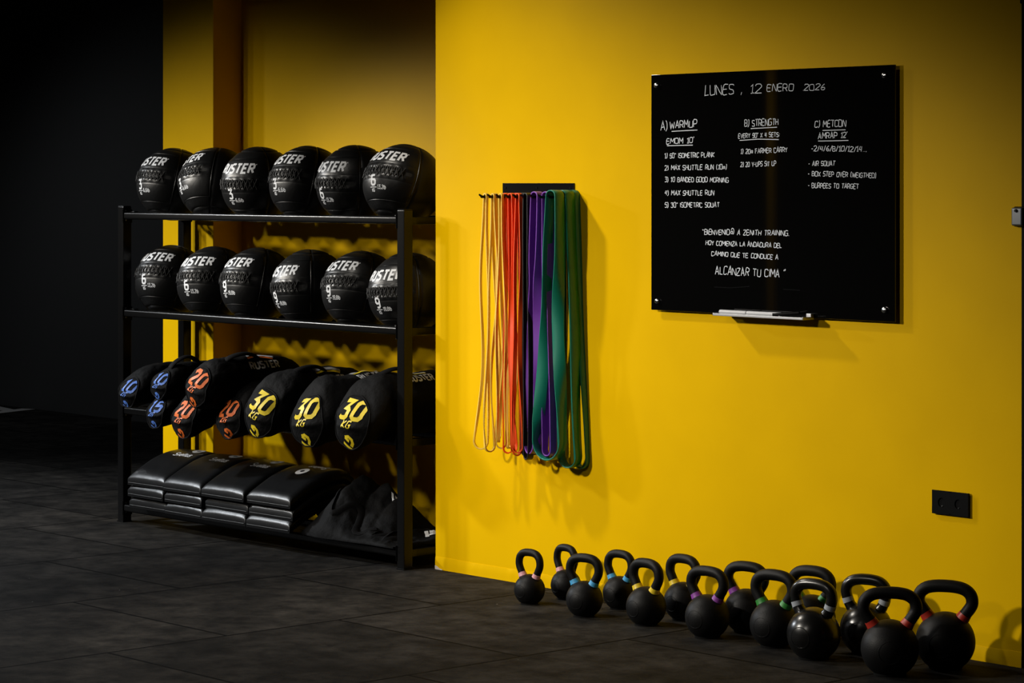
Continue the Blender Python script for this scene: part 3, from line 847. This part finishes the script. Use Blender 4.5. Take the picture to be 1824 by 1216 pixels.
# ------------------------------------------------------------------ resistance bands on a wall hook rail
hp0, hp1 = on_y(895, 326, -.006), on_y(1022, 326.8, -.006)
zt = hp0.z; zb = on_y(895, 349, -.006).z - .02
hook_rail = thing('hook_rail', 'black metal hook rail on the yellow wall carrying the resistance bands', 'hook rail', (hp0.x, 0, zb))
PW, PH = hp1.x - hp0.x, zt - zb
bm = bmesh.new(); box(bm, (0, -.006, 0), (PW, -.0, PH), .0015); build('back_plate', bm, M['rack'], hook_rail)
for fx_ in (.045, .49, .955):
    bm = bmesh.new(); lathe(bm, [(0, -.0085), (.004, -.0085), (.0052, -.0055)], 14, 'Y', (PW * fx_, 0, PH - .019)); build('screw', bm, M['black_plastic'], hook_rail)
HOOKL = 0.135
tips = [858, 873, 888, 904, 918, 932, 948, 963, 979]
HX = []
HZ = on_y(873, 348, -HOOKL).z
for px in tips:
    x = on_y(px, 348, -HOOKL).x; HX.append(x)
    bm = bmesh.new()
    prof = [(-.0035, 0), (-.0035, .012), (.0035, .012), (.0035, 0)]
    box(bm, (x - hp0.x - .0035, -HOOKL, HZ - zb - .011), (x - hp0.x + .0035, -.005, HZ - zb), .001)
    # upturned nose
    loft(bm, [[(x - hp0.x + sx_ * .0035, y, HZ - zb + z) for sx_, y, z in ((-1, -HOOKL, -.010), (1, -HOOKL, -.010), (1, -HOOKL + .001, .0), (-1, -HOOKL + .001, .0))],
              [(x - hp0.x + sx_ * .0035, y, HZ - zb + z) for sx_, y, z in ((-1, -HOOKL - .013, .001), (1, -HOOKL - .013, .001), (1, -HOOKL - .013, .006), (-1, -HOOKL - .013, .006))]], True, True, True)
    build('hook', bm, M['rack'], hook_rail, False)
def make_band(seed, x, y, wd, th, length, mat, label, ht=.012, hm=.018, hb=.02, sway=0.0, twist=0.0, pinch=0.0, ybow=0.0, wob=.004, strap_tw=0.0, tex=0.55):
    """closed latex loop hanging over a hook: top arc, two straps, bottom bend"""
    rng = random.Random(seed); a1, a2, a3 = (rng.uniform(0, 6) for _ in range(3))
    t = thing('resistance_band', label, 'resistance band', (x, y, HZ - .004), (0, 0, 0), 'resistance bands on the wall hooks')
    def half(f):
        top = ht + (hm - ht) * min(1, f * 4) ** .8
        v = top + (hb - hm) * max(0, (f - .45) / .55) ** 1.4 + wob * math.sin(f * 7 + a1) * math.sin(PI * min(1, f * 1.02)) + pinch * math.exp(-((f - .35) / .07) ** 2)
        return max(th * .8, v)
    def ctr(f): return sway * f + wob * 1.5 * math.sin(f * 5 + a2) * f
    def yy(f): return ybow * math.sin(PI * f) + wob * 1.2 * math.sin(f * 6 + a3) * f
    N = 70; path = []
    NA = 14
    for k in range(NA + 1):                      # top arc, left to right
        a = PI - PI * k / NA; path.append((ht * math.cos(a), 0.004 + ht * .8 * math.sin(a), 0.0, 0))
    for k in range(1, N):
        f = k / N; path.append((half(f) + ctr(f), -length * f, f, 1))
    hbb = half(1.0)
    for k in range(NA + 1):
        a = -PI * k / NA; path.append((ctr(1) + hbb * math.cos(a), -length + hbb * 1.1 * math.sin(a), 1.0, 0))
    for k in range(1, N):
        f = 1 - k / N; path.append((-half(f) + ctr(f), -length * f, f, -1))
    rings = []; n = len(path); pos = []
    for (a, z, f, sd) in path:
        psi = twist * max(0.0, f - .04) ** 1.2 + strap_tw * math.exp(-((f - (.74 if sd < 0 else .58)) / .22) ** 2) * (0 if f >= .999 else min(1, (1 - f) / .08))
        p0 = twist * max(0.0, f - .04) ** 1.2
        c, s = math.cos(p0), math.sin(p0); aa = a - ctr(f)
        pos.append((Vector((ctr(f) + aa * c, yy(f) + aa * s, z)), psi))
    for i in range(n):
        p, psi = pos[i]
        tg = (pos[(i + 1) % n][0] - pos[i - 1][0]).normalized()
        wv = Vector((-math.sin(psi), math.cos(psi), 0)); wv = (wv - tg * wv.dot(tg)).normalized()
        nv = tg.cross(wv)
        rings.append([p + wv * wd / 2 * sx_ + nv * th / 2 * sy_ for sx_, sy_ in ((-1, -.6), (-.96, -1), (.96, -1), (1, -.6), (1, .6), (.96, 1), (-.96, 1), (-1, .6))])
    bm = bmesh.new(); loft(bm, rings, True, False, False, True)
    build('loop', bm, mat, t, True, 50)
    return t
BL = (on_y(930, 345, -.08).z - on_y(930, 806, -.08).z)
TIPY = -HOOKL
order = ['leftmost', 'second', 'third', 'fourth', 'fifth', 'sixth']
specs = []
for i, (hk, dy, sw, tw, ln, hb_) in enumerate([(0, .022, -.022, .5, .955, .030), (0, .075, .015, -1.2, .93, .02), (1, .018, -.015, 1.4, .97, .022), (1, .066, .0, -.6, .945, .012), (2, .014, .0, .9, .955, .02), (1, .098, .03, 2.0, .965, .016)]):
    make_band(20 + i, HX[hk], TIPY + dy, .0125, .0055, BL * ln, M['b_yellow'], 'thin yellow resistance band, ' + order[i] + ' of the yellow ones from the left', .008, .013, hb_, sw, tw, 0, 0, .009, .9 if i % 2 else -.8)
for i, (hk, dy, sw, tw, ln, hb_) in enumerate([(2, .038, .02, .8, .975, .018), (3, .020, .012, -1.0, .955, .026), (3, .050, .0, 1.2, .985, .016), (4, .018, -.012, .7, .965, .020), (3, .085, .02, -.8, .96, .016)]):
    make_band(40 + i, HX[hk], TIPY + dy, .018, .0048, BL * ln, M['b_red'], 'red orange resistance band, ' + order[i] + ' of the red ones from the left', .010, .014, hb_, sw, tw, 0, 0, .005, -.9 if i % 2 else .4)
for i, (hk, dy, sw, tw, ln, hb_) in enumerate([(4, .048, .012, .3, .975, .024), (5, .022, .006, -.3, .985, .020), (5, .056, .012, .5, .97, .018), (6, .085, .0, .2, .975, .02), (5, .092, .01, -.3, .96, .018)]):
    make_band(60 + i, HX[hk], TIPY + dy, .027, .0048, BL * ln, M['b_black'], 'black resistance band, ' + order[i] + ' of the black ones from the left', .011, .016, hb_, sw, tw, 0, 0, .004)
for i, (hk, dy, sw, tw, ln, hb_, hm_) in enumerate([(6, .026, -.030, -.25, .945, .036, .021), (7, .040, .0, .15, .965, .02, .018), (7, .085, .0, .2, .975, .02, .018)]):
    make_band(80 + i, HX[hk], TIPY + dy, .036, .0050, BL * ln, M['b_purple'], 'purple resistance band, ' + order[i] + ' of the purple ones from the left', .018, hm_, hb_, sw, tw, -.004, 0, .003, -1.0 if i == 0 else -.3)
for i, (hk, dy, sw, tw, ln, hb_, hm_, px_) in enumerate([(8, .024, -.030, .10, .925, .070, .034, 0), (8, .082, .03, .25, .985, .040, .032, .0), (8, .131, .05, .1, 1.0, .03, .026, 0)]):
    make_band(100 + i, HX[hk] + .004, TIPY + dy, .050, .0050, BL * ln, M['b_green'], 'wide dark green resistance band, ' + order[i] + ' of the green ones from the left', .026, hm_, hb_, sw, tw, 0, 0, .003, -1.15 if i == 0 else -.2)

# ------------------------------------------------------------------ black glass board
BY = -0.026
b_tl, b_tr, b_bl, b_br = on_y(1160, 134, BY), on_y(1594.5, 114.5, BY), on_y(1160, 552, BY), on_y(1594.5, 573, BY)
bx0, bx1 = (b_tl.x + b_bl.x) / 2, (b_tr.x + b_br.x) / 2
bz0, bz1 = (b_bl.z + b_br.z) / 2, (b_tl.z + b_tr.z) / 2
board = thing('glass_board', 'large black glass writing board covered in white handwriting on the yellow wall', 'board', (bx0, 0, bz0))
bm = bmesh.new(); box(bm, (0, BY, 0), (bx1 - bx0, BY + .006, bz1 - bz0), .0012); build('glass_panel', bm, M['glass_black'], board)
for (px, py) in ((1171, 152), (1577, 134), (1172, 536), (1577, 552)):
    p = on_y(px, py, BY)
    bm = bmesh.new(); lathe(bm, [(0, BY - .011), (.006, BY - .011), (.0095, BY - .009), (.0105, BY - .004), (.0105, BY - .0005)], 24, 'Y', (p.x - bx0, 0, p.z - bz0))
    lathe(bm, [(.008, BY + .0065), (.008, -.0005)], 16, 'Y', (p.x - bx0, 0, p.z - bz0)); build('standoff', bm, M['chrome'], board)
rng = random.Random(5)
def bp(px, py):
    p = on_y(px, py, BY - .0012); return Vector((p.x - bx0, p.z - bz0))
HAND6 = (.52, [[(.45, 1.0), (.14, .66), (0, .28), (.10, .02), (.36, 0), (.5, .18), (.40, .40), (.06, .34)]])
def write(s, x0, x1, y0, y1, h, sw=1.5):
    bm = bmesh.new(); keep = G['6']; G['6'] = HAND6
    a, b = bp(x0, y0), bp(x1, y1)
    hz = bp(x0, y0 - h).y - a.y
    L = (b - a).length; d = (b - a) / L; nrm = Vector((-d.y, d.x))
    st, W = text_strokes(s, .2, .55, 0.06, .045, rng, True)
    G['6'] = keep
    sx = L / W; width = sw * (bp(x0, y0 - 1).y - a.y)
    for P in st:
        PP = [(a + d * (u * sx) + nrm * (v * hz)) for u, v in P]
        ribbon(bm, PP, width, lambda u, v: Vector((u, BY - .0007, v)), 1.0)
    build('written_line', bm, M['ink'], board, False)
def line(pts, sw=1.5, name='underline', mat='ink'):
    bm = bmesh.new()
    P = [bp(*p) for p in pts]
    ribbon(bm, P, sw * (bp(1300, 199).y - bp(1300, 200).y), lambda u, v: Vector((u, BY - .0007, v)), 1.0)
    build(name, bm, M[mat], board, False)
write('LUNES', 1255, 1306, 170, 167, 17, 1.5); line([(1321, 164), (1319.5, 169)], 1.3, 'comma')
write('12', 1336, 1356, 167, 165, 16, 1.5); write('ENERO', 1366, 1412, 163, 162, 12, 1.4); write('2026', 1432, 1469, 161, 160, 10.5, 1.4)
write('A)', 1177, 1188, 232, 231, 15); write('WARMUP', 1193, 1241, 229, 226, 12, 1.6); line([(1196, 234), (1220, 232.5), (1242, 231.5)], 1.6)
write("EMOM 10'", 1187, 1236, 256, 254, 9); line([(1188, 259.5), (1234, 258.3)], 1.6)
for s, x0, x1, y0, y1 in (('1) 50" ISOMETRIC PLANK', 1184, 1272, 281.5, 279.5), ('2) MAX SHUTTLE RUN (10m)', 1184, 1294, 303, 301), ('3) 10 BANDED GOOD MORNING', 1184, 1297, 323.5, 324.5),
                          ('4) MAX SHUTTLE RUN', 1184, 1271, 347.5, 347.5), ('5) 30" ISOMETRIC SQUAT', 1184, 1281, 369, 369)):
    write(s, x0, x1, y0, y1, 8, 1.35)
write('B) STRENGTH', 1326, 1386, 225, 222.5, 11); line([(1337, 229), (1384, 226.5)])
write('EVERY 90" X 4 SETS:', 1315, 1388, 246, 243, 7.5, 1.35); line([(1317, 250), (1350, 247.7), (1387, 248.5)])
write('1) 20m FARMER CARRY', 1319, 1402, 274, 270.5, 8, 1.35); write('2) 20 V-UPS SIT UP', 1319, 1382, 297, 295, 8, 1.35)
write('C) METCON', 1451, 1506, 226.5, 225, 11); line([(1465, 232.3), (1506, 231)])
write("AMRAP 12'", 1457, 1509, 247, 245, 9.5); line([(1457, 251), (1480, 250.8), (1511, 250)])
write('-2/4/6/8/10/12/14...', 1445, 1543, 268.5, 270, 8.5, 1.35); write('- AIR SQUAT', 1440, 1487, 295, 295, 8, 1.35)
write('- BOX STEP OVER (WEIGTHED)', 1439, 1560, 313, 316.5, 8, 1.35); write('- BURPEES TO TARGET', 1439, 1529, 334, 336, 8, 1.35)
write('"BIENVENID@ A ZENITH TRAINING.', 1251, 1405, 417, 419.5, 8.5, 1.4); write('HOY COMIENZA LA ANDADURA DEL', 1257, 1392, 436, 441, 7.5, 1.35)
write('CAMINO QUE TE CONDUCE A', 1267, 1386, 455, 462, 7.5, 1.35); write('ALCANZAR TU CIMA "', 1274, 1398, 488, 494, 13, 1.5)
line([(1272, 511), (1300, 512.5), (1335, 510)], 1.3, 'smear', 'smear'); line([(1395, 515), (1425, 517)], 1.3, 'smear', 'smear')

# tray clipped to the board's lower edge, with pens on it
ty0 = -.088
ta, tb = on_y(1270, 558, ty0), on_y(1450, 570, -.034)
tx0 = on_y(1270, 560, ty0).x; tx1 = on_y(1449, 566, -.034).x - .005
tz = on_y(1330, 562.5, ty0).z
tray = thing('pen_tray', 'slim aluminium pen tray on the lower edge of the black board', 'tray', (tx0, 0, tz))
TW = tx1 - tx0
bm = bmesh.new(); box(bm, (0, ty0, -.004), (TW, BY - .001, -.001), .0008); build('shelf', bm, M['alu'], tray)
bm = bmesh.new(); box(bm, (0, ty0 - .0015, -.005), (TW, ty0 + .0015, .004), .001); build('front_lip', bm, M['alu'], tray)
bm = bmesh.new(); box(bm, (0, BY - .004, -.004), (TW, BY - .0008, .012), .001); build('back_plate', bm, M['door'], tray)
for x in (0.0, TW):
    bm = bmesh.new(); box(bm, (x - .002, ty0, -.005), (x + .002, BY - .001, .006), .001)
    if x > 0: box(bm, (x - .02, BY - .02, -.003), (x + .003, BY - .004, .017), .002)
    build('end_plate', bm, M['alu'], tray)
def pen(name, label, cat, p0, p1, r, mats, group=None, square=False):
    p0 = Vector(p0); p1 = Vector(p1); t = thing(name, label, cat, p0, (0, 0, 0), group)
    d = p1 - p0
    bm = bmesh.new()
    if square: sweep(bm, [(0, 0, 0), d * .64], r, r * .95, square=True)
    else: sweep(bm, [d * 0, d * .002, d * .62, d * .64], [r * .8, r, r, r * .8], seg=14)
    build('barrel', bm, mats[0], t)
    bm = bmesh.new()
    if square: sweep(bm, [d * .645, d], r * 1.0, r * .95, square=True)
    else: sweep(bm, [d * .63, d * .64, d * .98, d], [r * .9, r * 1.04, r, r * .8], seg=14)
    build('cap', bm, mats[1], t)
zr = tz + .0002
q0 = on_y(1283, 558, -.066).x
q1 = on_y(1331, 560, -.066).x; q2 = on_y(1391, 562, -.066).x
pen('chalk_marker', 'white chalk marker at left end of the pen tray', 'marker', (q0, -.066, zr + .0085), (q1 - .003, -.066, zr + .0085), .0088, (M['white_plastic'], M['white_plastic']), 'white markers on the pen tray')
pen('chalk_marker', 'white chalk marker in the middle of the pen tray', 'marker', (q1 + .001, -.066, zr + .0085), (q2, -.066, zr + .0085), .0088, (M['white_plastic'], M['white_plastic']), 'white markers on the pen tray')
e0 = on_y(1376, 562, -.079).x; e1 = on_y(1424, 556, -.046).x
pen('felt_pen', 'black felt pen lying aslant at right end of the pen tray', 'pen', (e0, -.0765, zr + .0070), (e1, -.045, zr + .0175), .0068, (M['black_plastic'], M['black_plastic']))
# ------------------------------------------------------------------ double socket
s0, s1 = on_y(1660, 872.5, -.012), on_y(1724.5, 921, -.012)
sz1 = (s0.z + on_y(1724.5, 878.6, -.012).z) / 2; sz0 = (s1.z + on_y(1660, 913.5, -.012).z) / 2
SW, SH = s1.x - s0.x, sz1 - sz0
sock = thing('wall_socket', 'black double power socket low on the yellow wall', 'socket', (s0.x, 0, sz0))
bm = bmesh.new(); box(bm, (.012, -.008, .008), (SW - .012, 0, SH - .008), .002); build('back_box', bm, M['black_plastic'], sock)
bm = bmesh.new()
# faceplate with two round wells
fr = .0165
def plate():
    y0, y1 = -.012, -.006
    cs = [(SW * .27, SH * .5), (SW * .73, SH * .5)]
    box(bm, (0, y1, 0), (SW, y1 + .002, SH), .001)
    N = 32
    for (cx, cz), (xa, xb) in zip(cs, ((0, SW / 2), (SW / 2, SW))):
        ring = [bm.verts.new((cx + fr * math.cos(2 * PI * k / N), y0, cz + fr * math.sin(2 * PI * k / N))) for k in range(N)]
        deep = [bm.verts.new((cx + fr * .96 * math.cos(2 * PI * k / N), y1 - .0005, cz + fr * .96 * math.sin(2 * PI * k / N))) for k in range(N)]
        def edge(k):
            a = 2 * PI * k / N; dx, dz = math.cos(a), math.sin(a)
            s = min(((xb - cx) if dx > 0 else (cx - xa)) / max(abs(dx), 1e-6), ((SH - cz) if dz > 0 else cz) / max(abs(dz), 1e-6))
            return (cx + dx * s, cz + dz * s)
        outer = [bm.verts.new((edge(k)[0], y0, edge(k)[1])) for k in range(N)]
        for k in range(N):
            j = (k + 1) % N
            bm.faces.new((ring[k], ring[j], outer[j], outer[k])); bm.faces.new((ring[k], deep[k], deep[j], ring[j]))
        bm.faces.new(deep)
plate()
box(bm, (-.0002, -.0118, -.0002), (.0012, -.004, SH + .0002)); box(bm, (SW - .0012, -.0118, -.0002), (SW + .0002, -.004, SH + .0002))
box(bm, (-.0002, -.0118, -.0002), (SW + .0002, -.004, .0012)); box(bm, (-.0002, -.0118, SH - .0012), (SW + .0002, -.004, SH + .0002))
build('face_plate', bm, M['black_plastic'], sock, False)
for cx in (SW * .27, SW * .73):
    bm = bmesh.new(); box(bm, (cx - .002, -.0115, SH * .5 - .0155), (cx + .002, -.0065, SH * .5 - .011), .0005); build('earth_contact', bm, M['chrome'], sock)

# ------------------------------------------------------------------ kettlebells
def kettlebell(seed, cx, top, wpx, hfac, emb, mat, ring, label, gloss=False, dyn=(0, 0)):
    """cx, top, wpx: the ball's centre column, top row and width in the photo; hfac: handle height above the ball in radii"""
    Z = 4666 * HC / (top - PY0 + .95 * wpx)
    p = at_depth(cx, top, Z); r = wpx / 2 * Z / FPX
    yaw = math.radians(47.92 + emb)              # emblem turned this far from the viewer
    t = thing('kettlebell', label, 'kettlebell', (p.x + dyn[0], p.y + dyn[1], 0), (0, 0, yaw), 'kettlebells along the foot of the yellow wall')
    zc = .9 * r
    bm = bmesh.new(); prof = []
    prof.append((.0, .0)); prof.append((.50 * r, 0.0)); prof.append((.56 * r, .012 * r))
    a0 = math.asin(-.82)
    for k in range(31):
        a = a0 + (PI / 2 - a0) * k / 30
        prof.append((max(r * math.cos(a), 1e-5), zc + r * math.sin(a)))
    lathe(bm, prof, 56)
    build('body', bm, mat, t)
    rt = r * (.235 if r < .075 else .225 if r < .09 else .205)
    hz = zc + r + hfac * r - rt                # handle's top centre line
    ws = .90 * r
    if gloss: ws = .80 * r
    base = (.50 * r, zc + .70 * r)
    h0 = hz - base[1]
    half = [base, (base[0] + .17 * r, base[1] + .30 * h0 * .7), (ws * .97, base[1] + .46 * h0), (ws, base[1] + .64 * h0), (ws * .91, base[1] + .81 * h0), (ws * .68, hz - .065 * h0), (ws * .36, hz - .012 * h0), (0.0, hz)]
    path = [(-a, 0, b) for a, b in half] + [(a, 0, b) for a, b in half[::-1][1:]]
    pts = smooth_path(path, 7)
    n = len(pts)
    rads = []
    for i in range(n):
        f = abs(i / (n - 1) * 2 - 1)               # 1 at the feet, 0 at the top
        rads.append(rt * (1.0 + .30 * max(0, (f - .84) / .16) ** 1.6 + .05 * (1 - f)))
    bm = bmesh.new(); sweep(bm, pts, rads, up=(0, 1, 0), seg=20)
    build('handle', bm, mat, t)
    for side in (0, 1):
        k0, k1 = (8, 13) if gloss else (3, 8)
        seg = pts[k0:k1] if side == 0 else pts[n - k1:n - k0]
        rr = rads[k0:k1] if side == 0 else rads[n - k1:n - k0]
        bm = bmesh.new(); sweep(bm, seg, [q * 1.035 + .0004 for q in rr], up=(0, 1, 0), seg=24)
        build('colour_ring', bm, M['r_' + ring], t)
    # raised disc on the front with a rim and a cross bar
    bm = bmesh.new(); e = .42 * r
    lathe(bm, [(e, -r * .89), (e * .97, -r * .925), (e * .88, -r * .935), (e * .84, -r * .915), (0, -r * .915)], 36, 'Y', (0, 0, zc - .02 * r))
    box(bm, (-e * .74, -r * .93, zc - .07 * r), (e * .74, -r * .90, zc - .03 * r), .0005)
    build('emblem', bm, mat, t)
    return t
IR, GL = M['iron'], M['iron_gloss']
KB = [
 (1, 943.3, 1022, 55.4, 1.62, -43, IR, 'pink', 'small black kettlebell with pink rings standing at the left end of the row'),
 (2, 1008, 1014, 54.5, 1.66, -52, IR, 'pink', 'small black kettlebell with pink rings nearly hidden behind a blue ringed one'),
 (3, 1041, 1034, 66, 1.47, -33, IR, 'blue', 'black kettlebell with blue rings in the front row'),
 (4, 1104, 1025.5, 61, 1.53, -43, IR, 'blue', 'black kettlebell with blue rings in the back row by the wall'),
 (5, 1151, 1044, 72, 1.39, -49, IR, 'yellow', 'black kettlebell with yellow rings in the front row'),
 (6, 1217, 1036, 70, 1.42, -46, IR, 'yellow', 'black kettlebell with yellow rings in the back row by the wall'),
 (7, 1260, 1058, 80, 1.26, -42, IR, 'purple', 'black kettlebell with purple rings in the front row'),
 (8, 1329, 1048, 80, 1.22, -34, IR, 'purple', 'black kettlebell with purple rings in the back row by the wall'),
 (9, 1379, 1068, 87, 1.25, -40, IR, 'green', 'black kettlebell with green rings in the front row'),
 (10, 1446, 1058.5, 85, 1.22, -36, IR, 'green', 'black kettlebell with green rings behind the glossy silver ringed one'),
 (11, 1449.5, 1081, 96, 1.07, -40, GL, 'silver', 'glossy black kettlebell with silver rings in the front row'),
 (12, 1543, 1073, 94, 1.09, -28, GL, 'silver', 'glossy black kettlebell with grey rings in the back row behind a red ringed one'),
 (13, 1585, 1102.7, 103, 1.13, -8, IR, 'red', 'large black kettlebell with red rings in the front row'),
 (14, 1684, 1089, 106, 1.07, -20, IR, 'red', 'large black kettlebell with red rings standing last at the right'),
]
for k in KB:
    kettlebell(*k[:9], gloss=(k[6] is GL))
